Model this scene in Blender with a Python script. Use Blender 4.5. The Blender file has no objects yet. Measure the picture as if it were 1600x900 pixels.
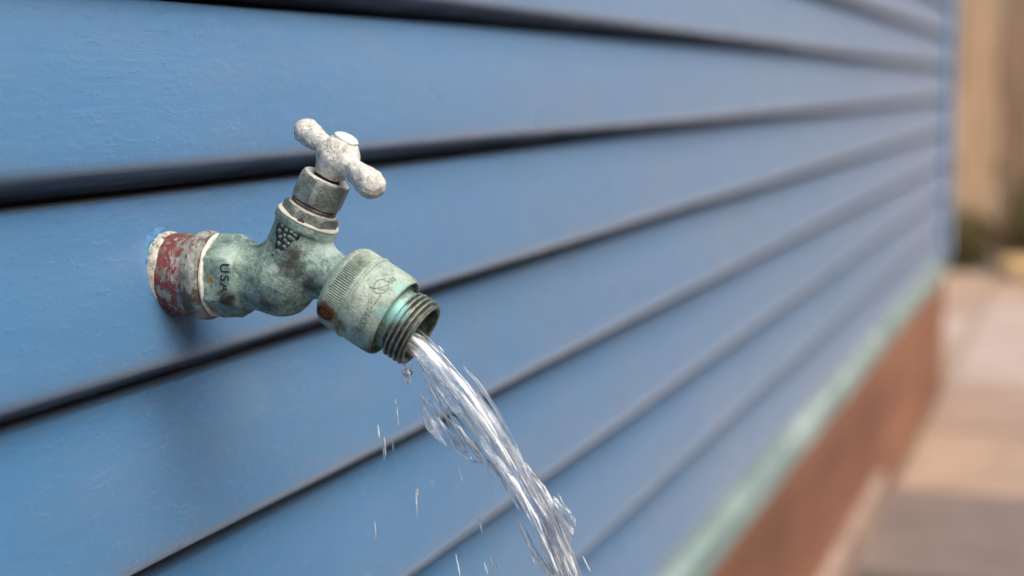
import bpy, bmesh, math, random
import numpy as np
from mathutils import Vector, Matrix
R = math.radians
random.seed(7); rng = np.random.default_rng(7)
sc = bpy.context.scene
COL = sc.collection

# ------------------------------------------------------------------ camera
H = 0.678                       # height of the tap above the paving
F = 2800.0                      # focal length in photo pixels (1600 wide)
pitch = math.atan2(320, F); yaw = math.atan2(910, math.hypot(F, 320))
fw = Vector((math.cos(yaw)*math.cos(pitch), math.sin(yaw)*math.cos(pitch), -math.sin(pitch)))
rt = fw.cross(Vector((0, 0, 1))).normalized(); up = rt.cross(fw)
def ray(u, v): return fw*F + rt*(u-800) - up*(v-450)
CAM = -(ray(258, 427)/F)*0.70   # relative to the tap's root on the wall
cd = bpy.data.cameras.new('camera'); cam = bpy.data.objects.new('camera', cd); COL.objects.link(cam)
m = Matrix((rt, up, -fw)).transposed().to_4x4(); m.translation = CAM + Vector((0, 0, H))
cam.matrix_world = m
cd.sensor_width = 36; cd.lens = 63.0; cd.clip_start = 0.02; cd.clip_end = 500
cd.dof.use_dof = True; cd.dof.focus_distance = 0.678; cd.dof.aperture_fstop = 5.6
sc.camera = cam

# ------------------------------------------------------------------ light
w = bpy.data.worlds.new('World'); sc.world = w; w.use_nodes = True
nt = w.node_tree; bg = nt.nodes['Background']
sky = nt.nodes.new('ShaderNodeTexSky'); sky.sky_type = 'NISHITA'; sky.sun_disc = False
TO_SUN = Vector((-0.24, -0.55, 0.80)).normalized()
sky.sun_elevation = math.asin(TO_SUN.z); sky.sun_rotation = math.atan2(TO_SUN.x, TO_SUN.y)
sky.air_density = 1.0; sky.dust_density = 4.0; sky.ozone_density = 1.0
nt.links.new(sky.outputs[0], bg.inputs[0]); bg.inputs[1].default_value = 0.088
sd = bpy.data.lights.new('sun', 'SUN'); sun = bpy.data.objects.new('sun', sd); COL.objects.link(sun)
sd.energy = 1.5; sd.angle = R(60); sd.color = (1.0, 0.93, 0.84)
sun.rotation_euler = TO_SUN.to_track_quat('Z', 'Y').to_euler(); sun.location = (0, -3, 6)
sc.view_settings.view_transform = 'Standard'; sc.view_settings.look = 'None'
sc.view_settings.exposure = 1.22; sc.view_settings.gamma = 1.0
sc.cycles.use_denoising = True
sc.cycles.max_bounces = 14; sc.cycles.transmission_bounces = 12; sc.cycles.transparent_max_bounces = 12
sc.cycles.caustics_reflective = False; sc.cycles.caustics_refractive = False

# ------------------------------------------------------------------ helpers
def px(u, v, x=0.0):
    """photo pixel -> (out, z) on the vertical plane X = x through the tap (tap coordinates)"""
    r = ray(u, v); t = (x-CAM.x)/r.x; p = CAM+r*t
    return -p.y, p.z
def mesh_obj(name, verts, faces, mat, parent=None, smooth=True, loc=None):
    me = bpy.data.meshes.new(name)
    me.from_pydata([tuple(v) for v in verts], [], [tuple(f) for f in faces]); me.update()
    if smooth: me.polygons.foreach_set('use_smooth', [True]*len(me.polygons))
    if mat: me.materials.append(mat)
    o = bpy.data.objects.new(name, me); COL.objects.link(o)
    if parent: o.parent = parent
    if loc: o.location = loc
    return o
def fix_normals(o):
    bm = bmesh.new(); bm.from_mesh(o.data); bmesh.ops.recalc_face_normals(bm, faces=bm.faces); bm.to_mesh(o.data); bm.free()
def sharp(o, ang=35):
    bm = bmesh.new(); bm.from_mesh(o.data)
    for e in bm.edges:
        if len(e.link_faces) == 2 and e.calc_face_angle(0) > R(ang): e.smooth = False
    bm.to_mesh(o.data); bm.free()
def tag(o, label=None, cat=None, group=None, kind=None):
    for k, v in (('label', label), ('category', cat), ('group', group), ('kind', kind)):
        if v: o[k] = v
    return o
def empty(name, loc):
    o = bpy.data.objects.new(name, None); COL.objects.link(o); o.location = loc; o.empty_display_size = .05
    return o
def box_data(lo, hi, bev=0.0):
    bm = bmesh.new(); bmesh.ops.create_cube(bm, size=1)
    for v in bm.verts: v.co = Vector([lo[i]+(v.co[i]+.5)*(hi[i]-lo[i]) for i in range(3)])
    if bev: bmesh.ops.bevel(bm, geom=bm.edges[:], offset=bev, segments=2, affect='EDGES', profile=.6)
    vs = [v.co.copy() for v in bm.verts]; bm.verts.index_update(); fs = [[v.index for v in f.verts] for f in bm.faces]; bm.free()
    return vs, fs
def box(name, lo, hi, mat, parent=None, bev=0.0, smooth=False):
    v, f = box_data(lo, hi, bev); return mesh_obj(name, v, f, mat, parent, smooth)
def vnoise(P, seed=0):
    """cheap smooth value noise on an (N,3) array, -1..1"""
    P = np.asarray(P, float); i = np.floor(P).astype(np.int64); f = P-i; f = f*f*(3-2*f)
    def h(a, b, c):
        n = (a*374761393+b*668265263+c*2147483647+seed*1274126177) & 0xffffffff
        n = ((n ^ (n >> 13))*1274126177) & 0xffffffff
        return ((n ^ (n >> 16)) & 0xffff)/32767.5-1
    r = 0
    for dx in (0, 1):
        for dy in (0, 1):
            for dz in (0, 1):
                wgt = (f[..., 0] if dx else 1-f[..., 0])*(f[..., 1] if dy else 1-f[..., 1])*(f[..., 2] if dz else 1-f[..., 2])
                r = r+wgt*h(i[..., 0]+dx, i[..., 1]+dy, i[..., 2]+dz)
    return r
def surface_nets(f):
    """iso-surface of a numpy field (negative inside); returns grid-space verts and quads"""
    s = f < 0; nx, ny, nz = f.shape
    acc = np.zeros((nx-1, ny-1, nz-1, 3)); cnt = np.zeros((nx-1, ny-1, nz-1))
    cs = [(a, b, c) for a in (0, 1) for b in (0, 1) for c in (0, 1)]
    sl = lambda c, A: A[c[0]:nx-1+c[0], c[1]:ny-1+c[1], c[2]:nz-1+c[2]]
    for a in cs:
        for ax in range(3):
            if a[ax]: continue
            b = list(a); b[ax] = 1
            fa, fb = sl(a, f), sl(b, f); mk = sl(a, s) != sl(b, s)
            t = np.where(mk, fa/np.where(mk, fa-fb, 1), 0)
            for d in range(3): acc[..., d] += mk*(a[d]+(t if d == ax else 0))
            cnt += mk
    on = cnt > 0; ii = np.argwhere(on); V = ii+acc[on]/cnt[on][:, None]
    idx = -np.ones(on.shape, int); idx[on] = np.arange(len(ii)); Q = []
    for ax in range(3):
        b, c = (ax+1) % 3, (ax+2) % 3
        lo = [slice(None)]*3; hi = [slice(None)]*3; lo[ax] = slice(0, -1); hi[ax] = slice(1, None)
        mk = s[tuple(lo)] != s[tuple(hi)]; e = np.argwhere(mk)
        e = e[(e[:, b] > 0) & (e[:, c] > 0) & (e[:, b] < f.shape[b]-1) & (e[:, c] < f.shape[c]-1)]
        def cell(db, dc):
            q = e.copy(); q[:, b] -= db; q[:, c] -= dc; return idx[q[:, 0], q[:, 1], q[:, 2]]
        q = np.stack([cell(1, 1), cell(0, 1), cell(0, 0), cell(1, 0)], 1)
        fl = ~s[e[:, 0], e[:, 1], e[:, 2]]; q[fl] = q[fl][:, ::-1]; Q.append(q)
    return V, np.concatenate(Q)
def smin(a, b, k):
    h = np.clip(.5+.5*(b-a)/k, 0, 1); return b*(1-h)+a*h-k*h*(1-h)

# --- node helper
class N:
    def __init__(s, name):
        s.m = bpy.data.materials.new(name); s.m.use_nodes = True; s.t = s.m.node_tree
        s.p = s.t.nodes['Principled BSDF']; s.tc = s.t.nodes.new('ShaderNodeTexCoord')
        s.co = s.tc.outputs['Object']
    def n(s, ty, **k):
        o = s.t.nodes.new(ty)
        for a, b in k.items(): setattr(o, a, b)
        return o
    def l(s, a, b): s.t.links.new(a, b)
    def set(s, inp, v):
        if hasattr(v, 'is_linked'): s.l(v, inp)
        else: inp.default_value = v
    def mapping(s, scale=(1, 1, 1), loc=(0, 0, 0), co=None):
        o = s.n('ShaderNodeMapping'); o.inputs['Scale'].default_value = scale; o.inputs['Location'].default_value = loc
        s.l(co or s.co, o.inputs[0]); return o.outputs[0]
    def noise(s, scale, det=4, rough=.55, dist=0, co=None):
        o = s.n('ShaderNodeTexNoise'); o.inputs['Scale'].default_value = scale; o.inputs['Detail'].default_value = det
        o.inputs['Roughness'].default_value = rough; o.inputs['Distortion'].default_value = dist
        s.l(co or s.co, o.inputs['Vector']); return o.outputs[0]
    def ramp(s, f, *st):
        o = s.n('ShaderNodeValToRGB'); e = o.color_ramp.elements
        while len(e) < len(st): e.new(.5)
        for el, (p, c) in zip(e, st):
            el.position = p; el.color = (c, c, c, 1) if isinstance(c, (int, float)) else (*c, 1)
        s.l(f, o.inputs[0]); return o.outputs[0]
    def mix(s, f, a, b, mode='MIX'):
        o = s.n('ShaderNodeMix', data_type='RGBA', blend_type=mode)
        for i, v in ((0, f), (6, a), (7, b)):
            if isinstance(v, tuple): v = (*v, 1)
            s.set(o.inputs[i], v)
        return o.outputs[2]
    def math(s, op, a, b=0.0, clamp=False):
        o = s.n('ShaderNodeMath', operation=op, use_clamp=clamp); s.set(o.inputs[0], a); s.set(o.inputs[1], b); return o.outputs[0]
    def spot(s, c, r0, r1, wob=.4, wscale=300):
        """1 inside radius r0 round point c (object space), 0 beyond r1, with an uneven border"""
        v = s.n('ShaderNodeVectorMath', operation='DISTANCE'); s.l(s.co, v.inputs[0]); v.inputs[1].default_value = c
        d = s.math('ADD', v.outputs['Value'], s.math('MULTIPLY', s.math('SUBTRACT', s.noise(wscale, 4, .65), .5), wob*r1*2))
        mr = s.n('ShaderNodeMapRange', interpolation_type='SMOOTHSTEP'); s.l(d, mr.inputs[0])
        mr.inputs[1].default_value = r0; mr.inputs[2].default_value = r1; mr.inputs[3].default_value = 1; mr.inputs[4].default_value = 0
        return mr.outputs[0]
    def bump(s, h, st, dist, prev=None):
        o = s.n('ShaderNodeBump'); o.inputs['Strength'].default_value = st; o.inputs['Distance'].default_value = dist
        s.l(h, o.inputs['Height'])
        if prev: s.l(prev, o.inputs['Normal'])
        return o.outputs[0]
    def done(s, col=None, rough=None, normal=None, metal=None, spec=None):
        if col is not None: s.set(s.p.inputs['Base Color'], (*col, 1) if isinstance(col, tuple) else col)
        if rough is not None: s.set(s.p.inputs['Roughness'], rough)
        if normal is not None: s.l(normal, s.p.inputs['Normal'])
        if metal is not None: s.set(s.p.inputs['Metallic'], metal)
        if spec is not None: s.p.inputs['Specular IOR Level'].default_value = spec
        return s.m

# ------------------------------------------------------------------ materials
def mat_paint():
    a = N('blue_siding_paint')
    co = a.mapping((1, 1, 1))
    big = a.noise(3.0, 3)
    brush = a.noise(1.0, 5, .6, co=a.mapping((26, 90, 330)))
    along = a.mapping((.33, 1, 1)); blot = a.noise(52, 5, .6, co=along); fine = a.noise(950, 3, .6, co=along)
    c = a.mix(a.ramp(big, (.3, 0.0), (.7, 1.0)), (.053, .178, .355), (.064, .192, .368))
    c = a.mix(a.math('MULTIPLY', a.ramp(blot, (.45, 0), (.75, 1)), .22), c, (.092, .220, .385))
    # tiny chips of pale primer and dark specks
    vo = a.n('ShaderNodeTexVoronoi'); vo.inputs['Scale'].default_value = 85; a.l(a.mapping((.5, 1, 1)), vo.inputs['Vector'])
    chip = a.ramp(vo.outputs['Distance'], (.035, 1.0), (.06, 0.0))
    rare = a.ramp(a.noise(21, 2, .5), (.56, 0.0), (.60, 1.0))
    c = a.mix(a.math('MULTIPLY', chip, rare), c, (.50, .58, .62))
    vd = a.n('ShaderNodeTexVoronoi'); vd.inputs['Scale'].default_value = 60; a.l(a.mapping(loc=(3.1, 1.7, 5.3)), vd.inputs['Vector'])
    c = a.mix(a.math('MULTIPLY', a.ramp(vd.outputs['Distance'], (.02, 1.0), (.035, 0.0)), a.ramp(a.noise(14, 2), (.58, 0), (.62, 1))), c, (.03, .03, .035))
    grub = a.ramp(a.noise(1, 5, .65, co=a.mapping((5, 20, 14))), (.48, 0), (.80, .35))
    c = a.mix(grub, c, (.17, .20, .23))
    lip = a.n('ShaderNodeAttribute'); lip.attribute_name = 'lip'      # weathered brown lower edge, darkened further by shade painted under the lap
    worn_shade = a.ramp(a.math('ADD', lip.outputs['Fac'], a.math('MULTIPLY', a.math('SUBTRACT', a.noise(1, 5, .6, co=a.mapping((14, 120, 120))), .5), .45)), (.05, 0.0), (.90, 1.0))
    c = a.mix(a.math('MULTIPLY', worn_shade, .88), c, a.ramp(a.noise(1, 5, .65, co=a.mapping((12, 300, 300))), (.3, (.030, .029, .031)), (.7, (.080, .074, .073))))
    b = a.bump(brush, .22, .0008); b = a.bump(blot, .28, .0011, b); b = a.bump(a.ramp(a.noise(260, 5, .65, co=along), (.55, 0.), (.8, 1.)), .4, .0006, b); b = a.bump(a.noise(360, 4, .6, co=along), .34, .00045, b); b = a.bump(fine, .3, .0002, b)
    b = a.bump(a.math('MULTIPLY', chip, rare), .6, .0006, b)
    for u_, v_, r_, cc in ((275, 131, .0009, (.62, .64, .62)), (274, 183, .0004, (.6, .63, .65)), (251, 208, .0004, (.6, .62, .63)), (25, 368, .0008, (.30, .20, .14)), (136, 350, .0005, (.6, .64, .66)), (314, 240, .0005, (.5, .56, .6)), (153, 822, .0005, (.02, .02, .02)), (132, 643, .0005, (.02, .02, .02)), (60, 647, .0009, (.03, .025, .02))):
        rr_ = ray(u_, v_); pt = CAM+rr_*(-CAM.y/rr_.y)+Vector((0, 0, H))       # chips and specks where the photograph shows them
        c = a.mix(a.spot(pt, r_*.5, r_*1.4, .5, 900), c, cc)
    rgh = a.math('ADD', a.ramp(a.noise(30, 4), (.3, .26), (.7, .36)), a.math('MULTIPLY', worn_shade, .3), True)
    m_ = a.done(c, rgh, b); keep = a.math('SUBTRACT', 1.0, worn_shade)
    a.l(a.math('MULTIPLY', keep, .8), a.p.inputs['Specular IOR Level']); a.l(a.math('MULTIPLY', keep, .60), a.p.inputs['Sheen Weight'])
    a.p.inputs['Sheen Roughness'].default_value = .38; a.p.inputs['Sheen Tint'].default_value = (.93, .93, .97, 1); return m_
def mat_bronze(name, pale, mid, dark, stains=(), scale=1.0, metal=.25, rough=.62, bump=1.0, bal=(.36, .52, .66)):
    a = N(name)
    n1 = a.noise(130*scale, 6, .68, .4); n2 = a.noise(560*scale, 5, .75); n3 = a.noise(1700, 3, .6)
    f = a.math('ADD', a.math('MULTIPLY', n1, .55), a.math('MULTIPLY', n2, .45))
    c = a.ramp(f, (bal[0], dark), (bal[1], mid), (bal[2], pale))
    pit = a.ramp(n3, (.30, 1.0), (.42, 0.0))
    c = a.mix(a.math('MULTIPLY', pit, .55), c, (dark[0]*.5, dark[1]*.5, dark[2]*.5))
    for ctr, r0, r1, colr, wob in stains:
        c = a.mix(a.spot(ctr, r0, r1, wob), c, colr)
    b = a.bump(n1, .6*bump, .0011); b = a.bump(n2, .8*bump, .0007, b); b = a.bump(n3, .8*bump, .0003, b)
    return a.done(c, a.ramp(n1, (.3, rough+.12), (.7, rough-.08)), b, metal)
def mat_plain(name, colr, rough=.6, var=.12, scale=300, bump=.3, bd=.0005, metal=0.0):
    a = N(name); n = a.noise(scale, 5, .6)
    lo = tuple(x*(1-var) for x in colr); hi = tuple(min(1, x*(1+var)) for x in colr)
    return a.done(a.ramp(n, (.3, lo), (.7, hi)), rough, a.bump(n, bump, bd), metal)

PAINT = mat_paint()

# ------------------------------------------------------------------ ground
def mat_ground():
    a = N('bare_soil'); n = a.noise(2.2, 6); f = a.noise(60, 4)
    return a.done(a.ramp(n, (.3, (.20, .145, .10)), (.7, (.30, .22, .15))), .95, a.bump(f, .8, .01))
S = 120
gr = mesh_obj('ground', [(-S, -S, -.03), (S, -S, -.03), (S, S, -.03), (-S, S, -.03)], [(0, 1, 2, 3)], mat_ground(), smooth=False)
tag(gr, kind='structure')
def mat_stone(name, c):
    a = N(name); n = a.noise(7, 7, .65, .5); f = a.noise(160, 4)
    return a.done(a.ramp(n, (.28, tuple(x*.72 for x in c)), (.5, c), (.75, tuple(min(.9, x*1.22) for x in c))), .82, a.bump(f, .5, .003))
STONES = [mat_stone('pale_sandstone', (.455, .36, .30)), mat_stone('tan_sandstone', (.40, .285, .205)), mat_stone('pink_sandstone', (.365, .26, .205)),
          mat_stone('grey_sandstone', (.20, .157, .14)), mat_stone('brown_sandstone', (.27, .20, .145)), mat_stone('wet_sandstone', (.085, .066, .055))]
pat = box('patio', (-2.2, -1.43, -.029), (6.72, .30, -.012), mat_plain('sandy_joint_mortar', (.34, .27, .20), .95, .2, 90), smooth=False)
tag(pat, kind='structure')
rows = [(-.42, .0), (-.97, -.42), (-1.42, -.97)]
first = [(-2.2, 5), (-1.6, 5), (-1.0, 5), (-.5, 5), (.05, 5), (.6, 5), (1.1, 5), (1.65, 5), (2.12, 3), (2.72, 1), (3.36, 2), (3.98, 0), (5.2, 0), (5.75, 1), (6.30, 1), (6.72, 0)]
for ri, (y0, y1) in enumerate(rows):
    if ri == 0: cuts = first
    else:
        cuts = []; x = -2.2
        while x < 6.5: cuts.append((x, random.choice((5, 5, 5, 3) if x < 2 else (0, 1, 1, 2, 2, 4)))); x += random.uniform(.45, .8)
        cuts.append((6.72, 0))
    for (xa, mi), (xb, _) in zip(cuts[:-1], cuts[1:]):
        v, f = box_data((xa+.006, y0+.006, -.011), (xb-.006, y1-.006+(.0 if ri else -.012), random.uniform(-.002, .004)), .005)
        v = [Vector((p.x+random.uniform(-.002, .002), p.y+random.uniform(-.002, .002), p.z)) for p in v]
        mesh_obj('paver', v, f, STONES[mi], pat, False)
    if ri == 0:   # slabs past the corner of the house run on to the left
        for xa, xb, mi in ((4.12, 4.7, 1), (4.7, 5.3, 0), (5.3, 5.9, 2), (5.9, 6.72, 1)):
            v, f = box_data((xa+.006, .006, -.011), (xb-.006, .294, .002), .005); mesh_obj('paver', v, f, STONES[mi], pat, False)

a = N('lawn_soil'); ln = a.noise(3, 5); lawn_m = a.done(a.ramp(ln, (.3, (.035, .055, .015)), (.7, (.065, .09, .03))), .95, a.bump(a.noise(120, 4), .8, .01))
lw = box('lawn', (-3.0, -7.0, -.028), (6.72, -1.44, -.010), lawn_m); tag(lw, kind='structure')
GV, GF = [], []; gr_ = random.Random(8)
for i in range(9000):
    x, y = gr_.uniform(-2.9, 6.6), -1.46-gr_.random()**1.6*3.2; hh = gr_.uniform(.025, .07); az = gr_.uniform(0, 6.28); c_, s_ = math.cos(az), math.sin(az); q = len(GV); lean = gr_.uniform(.0, .035)
    GV += [(x-.002*c_, y-.002*s_, -.0102), (x+.002*c_, y+.002*s_, -.0102), (x-lean*s_, y+lean*c_, -.01+hh)]; GF.append((q, q+1, q+2))
gs = mesh_obj('grass', GV, GF, mat_plain('grass_blade', (.07, .11, .03), .6, .4, 3), None, False); tag(gs, 'short green lawn grass beside the paved path', 'grass', kind='stuff')
# ------------------------------------------------------------------ house
house = tag(empty('clapboard_house', (0, 0, 0)), 'blue clapboard house wall with pale green skirt trim and brown foundation', 'house')
X0, XC, XE = -1.9, 3.85, 3.962      # wall start, inner edge of the corner board, corner
PITCH = .0757
def lap_z(k): return H+.1080-PITCH*k
GAP = .0029      # open joint between the nose of one board and the top edge of the next
prof = [(-.0260, PITCH-GAP+.0012), (-.0110, PITCH-GAP+.0012), (-.0099, PITCH-GAP+.0008), (-.0095, PITCH-GAP)]
for i in range(1, 9):
    t = i/8; prof.append((-.0094+.0129*t**.8, (PITCH-GAP)*(1-t)+.0145*t))
nc, nr = (-.0030, .0142), .0065               # rounded lower edge, then a long chamfer tucked under
for i in range(1, 7):
    b = R(9.2*i); prof.append((nc[0]+nr*math.cos(b), nc[1]-nr*math.sin(b)))
prof += [(-.0058, .0058), (-.0122, .0016), (-.0132, .0012), (-.0260, .0012)]
prof = [(o+.0042, z) for o, z in prof]
def board(k, seg, zmin=None):
    z0 = lap_z(k); V = []; npf = len(prof)
    # denser steps near the tap, sparser far away
    xs = [X0+(XC-X0)*i/seg for i in range(seg+1)]
    for i, x in enumerate(xs):
        for j, (o, z) in enumerate(prof):
            V.append((x, -o, z0+z))
    A = np.array(V)
    wv = vnoise(np.stack([A[:, 0]*3.1, A[:, 2]*0+k*7.3, A[:, 2]*9], 1), 3)*.0007 + vnoise(np.stack([A[:, 0]*16, A[:, 2]*0+k*3.7, A[:, 2]*30], 1), 5)*.00025
    A[:, 1] += wv; A[:, 2] += vnoise(np.stack([A[:, 0]*2.3, A[:, 0]*0+k*5.1, A[:, 0]*0], 1), 8)*.0006
    if zmin is not None: A[:, 2] = np.maximum(A[:, 2], zmin)
    Fc = [(i*npf+j, i*npf+j+1, (i+1)*npf+j+1, (i+1)*npf+j) for i in range(seg) for j in range(npf-1)]
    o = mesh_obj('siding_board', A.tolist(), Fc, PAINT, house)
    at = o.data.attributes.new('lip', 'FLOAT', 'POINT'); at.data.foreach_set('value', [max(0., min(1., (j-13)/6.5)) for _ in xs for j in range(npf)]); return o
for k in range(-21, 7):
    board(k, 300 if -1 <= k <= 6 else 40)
TOP = lap_z(-22)
box('sheathing', (X0, .0220, .02), (XE-.005, .10, TOP+.05), mat_plain('dark_sheathing', (.05, .045, .04)), house)
box('end_wall', (XE-.10, .10, .02), (XE-.004, 3.0, TOP+.05), PAINT, house)
box('corner_board', (XC+.002, -.0165, H-.3535), (XE, .10, TOP), PAINT, house, .003)
box('fascia', (X0, -.023, TOP+.001), (XE+.02, .101, TOP+.16), mat_plain('white_fascia_paint', (.7, .7, .68), .5, .05), house, .004)
rv = [(X0-.1, -.32, TOP+.10), (XE+.25, -.32, TOP+.10), (XE+.25, 3.0, TOP+1.9), (X0-.1, 3.0, TOP+1.9)]
rv += [(x, y, z+.06) for x, y, z in rv]
mesh_obj('roof', rv, [(3, 2, 1, 0), (4, 5, 6, 7), (0, 1, 5, 4), (1, 2, 6, 5), (2, 3, 7, 6), (3, 0, 4, 7)], mat_plain('grey_shingle', (.10, .10, .10), .9, .3, 25), house, False)
# skirt trim: a water-table board with a sloping top
tz0, tz1 = H-.400, H-.3555
tp = [(.0165, tz1+.010), (.008, tz1+.004), (-.004, tz1-.008), (-.0065, tz1-.012), (-.0065, tz0+.004), (-.004, tz0), (.0165, tz0)]
seg = 60; V = []; 
for i in range(seg+1):
    x = X0+(XE+.025-X0)*i/seg
    for y, z in tp: V.append((x, y+.0009*math.sin(x*5)+.0006*math.sin(x*17), z+.0012*math.sin(x*3.3)))
n = len(tp); Fc = [(i*n+j, i*n+j+1, (i+1)*n+j+1, (i+1)*n+j) for i in range(seg) for j in range(n-1)]+[tuple(range(n)), tuple(seg*n+j for j in range(n))[::-1]]
a = N('pale_green_trim_paint'); tn = a.noise(5, 7, .7)
trim_m = a.done(a.ramp(tn, (.30, (.15, .215, .195)), (.5, (.24, .335, .32)), (.66, (.45, .55, .53))), .5, a.bump(a.noise(200, 4), .4, .001))
tr = mesh_obj('skirt_trim', V, Fc, trim_m, house, True); fix_normals(tr); sharp(tr, 30)
a = N('brown_foundation_paint'); fn = a.noise(1, 8, .62, co=a.mapping((1.1, 7, 7))); g = a.noise(150, 4)
found_m = a.done(a.ramp(fn, (.30, (.16, .068, .040)), (.5, (.27, .118, .068)), (.70, (.36, .17, .10))), .75, a.bump(g, .6, .003))
box('foundation', (X0, -.004, -.02), (XE-.002, .12, tz0+.003), found_m, house, .004)
kb = empty('stone_kerb', (0, 0, 0)); tag(kb, 'low pinkish stone edging laid along the brown foundation', 'kerb')
for xa, xb in ((-.9, -.05), (-.04, .82), (.83, 1.68), (1.69, 2.47)):
    v, f = box_data((xa, -.026, .0042), (xb, -.0045, .086), .008); mesh_obj('kerb_stone', v, f, STONES[2], kb, False)

# ------------------------------------------------------------------ fence and planting beyond the house
fence = tag(empty('wooden_fence', (7.15, 0, 0)), 'tall weathered tan board fence across the end of the path', 'fence')
def mat_wood(name, c):
    a = N(name); n = a.noise(1, 7, .65, co=a.mapping((9, 9, 2.2))); g = a.noise(1, 5, .6, co=a.mapping((160, 160, 5)))
    return a.done(a.mix(a.math('MULTIPLY', g, .35), a.ramp(n, (.3, tuple(x*.66 for x in c)), (.55, c), (.8, tuple(x*1.2 for x in c))), tuple(x*.45 for x in c)), .85, a.bump(g, .6, .003))
WOODS = [mat_wood('pale_fence_wood', (.74, .49, .29)), mat_wood('tan_fence_wood', (.60, .37, .19)), mat_wood('brown_fence_wood', (.24, .145, .08)), mat_wood('russet_fence_wood', (.42, .27, .165))]
y = 1.6; i = 0
yy = []
while y > -4.2:
    wd = .145; yy.append((y-wd, y)); y -= wd+.012
# shift so that a pale board stands just right of the house corner
for i, (ya, yb) in enumerate(yy):
    j = i-9
    mi = {0: 0, 1: 3, -1: 1, 2: 2}.get(j, random.choice((0, 1, 1, 2)))
    hgt = 1.86+random.uniform(-.015, .015); ox = random.uniform(-.004, .004)
    v, f = box_data((-.011+ox, ya, .03), (.011+ox, yb, hgt), .003); mesh_obj('fence_board', v, f, WOODS[mi], fence, False)
for z in (.35, 1.55): box('rail', (.0155, -4.2, z), (.055, 1.6, z+.09), WOODS[1], fence, .003)
for y in (1.45, -.35, -2.15, -3.95): box('post', (.056, y-.05, -.03), (.15, y+.05, 1.95), WOODS[1], fence, .004)
side = tag(empty('wooden_fence', (0, -2.35, 0)), 'unseen brown board fence added opposite the blue wall to block low sky light', 'fence')  # out of view, added to keep low sky light off the board undersides
x = -3.0
while x < 6.95:
    hgt = 1.86+random.uniform(-.015, .015); ox = random.uniform(-.004, .004)
    v, f = box_data((x, -.011+ox, .0), (x+.145, .011+ox, hgt), .003); mesh_obj('fence_board', v, f, WOODS[random.choice((1, 2, 2, 2))], side, False); x += .157
for z in (.35, 1.55): box('rail', (-3.0, -.055, z), (6.97, -.0155, z+.09), WOODS[2], side, .003)
for x in (-2.9, -.9, 1.1, 3.1, 5.1, 6.9): box('post', (x-.05, -.15, -.03), (x+.05, -.056, 1.95), WOODS[2], side, .004)
a = N('olive_leaf'); ln = a.noise(9, 4)
leaf_m = a.done(a.ramp(ln, (.3, (.07, .06, .012)), (.55, (.13, .11, .025)), (.75, (.21, .17, .05))), .55)
leaf_m.node_tree.nodes['Principled BSDF'].inputs['Subsurface Weight'].default_value = 0
bark_m = mat_plain('shrub_bark', (.12, .08, .05), .9)
def shrub(loc, rad, hgt, nl, label, seed):
    r = random.Random(seed); t = tag(empty('shrub', loc), label, 'shrub', 'low shrubs at the foot of the fence')
    V, Fc = [], []
    for s in range(9):
        az = r.uniform(0, 6.28); tip = Vector((math.cos(az)*rad*.7, math.sin(az)*rad*.7, hgt*r.uniform(.6, .95))); q = len(V)
        for tt, w_ in ((0, .008), (.5, .005), (1, .002)):
            c = Vector((tip.x*tt**1.5, tip.y*tt**1.5, tip.z*tt))
            for k in range(4): V.append(c+Vector((math.cos(k*1.57)*w_, math.sin(k*1.57)*w_, 0)))
        for ring in range(2):
            for k in range(4): Fc.append((q+ring*4+k, q+ring*4+(k+1) % 4, q+ring*4+4+(k+1) % 4, q+ring*4+4+k))
    mesh_obj('stem', V, Fc, bark_m, t)
    V, Fc = [], []
    for i in range(nl):
        while True:
            p = Vector((r.uniform(-1, 1), r.uniform(-1, 1), r.uniform(-.9, 1)))
            if .15 < p.length < 1: break
        p = Vector((p.x*rad, p.y*rad, hgt*.52+p.z*hgt*.5)); s = r.uniform(.016, .03)
        d = Vector((r.gauss(0, 1), r.gauss(0, 1), r.gauss(.3, .7))).normalized(); e = d.orthogonal().normalized(); e.rotate(Matrix.Rotation(r.uniform(0, 6.28), 3, d)); g = d.cross(e)
        q = len(V); V += [p-e*s, p+g*s*.4+d*s*.12, p+e*s, p-g*s*.4+d*s*.12]; Fc += [(q, q+1, q+2), (q, q+2, q+3)]
    mesh_obj('foliage', V, Fc, leaf_m, t, False)
shrub((6.93, .16, -.03), .16, .27, 650, 'small olive shrub tucked behind the house corner', 1)
shrub((6.93, -.20, -.03), .19, .42, 1000, 'taller dark olive shrub against the fence', 2)
shrub((6.9, -.75, -.03), .20, .34, 1400, 'broad low olive shrub with room on both sides', 3)
shrub((6.92, -1.6, -.03), .22, .46, 1600, 'largest olive shrub of the fence bed', 4)
rk = bmesh.new(); bmesh.ops.create_icosphere(rk, subdivisions=3, radius=1)
for v in rk.verts:
    nn = float(vnoise(np.array([[v.co.x*1.6+9, v.co.y*1.6, v.co.z*1.6]]), 4)[0]); v.co = Vector((v.co.x*.10, v.co.y*.13, v.co.z*.045))*(1+.25*nn)
me = bpy.data.meshes.new('boulder'); rk.to_mesh(me); rk.free(); me.polygons.foreach_set('use_smooth', [True]*len(me.polygons))
me.materials.append(mat_stone('yellow_stone', (.62, .43, .20)))
bo = bpy.data.objects.new('boulder', me); COL.objects.link(bo); bo.location = (6.60, -.14, .036); tag(bo, 'flat yellow stone lying in front of the fence shrubs', 'stone')

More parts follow.
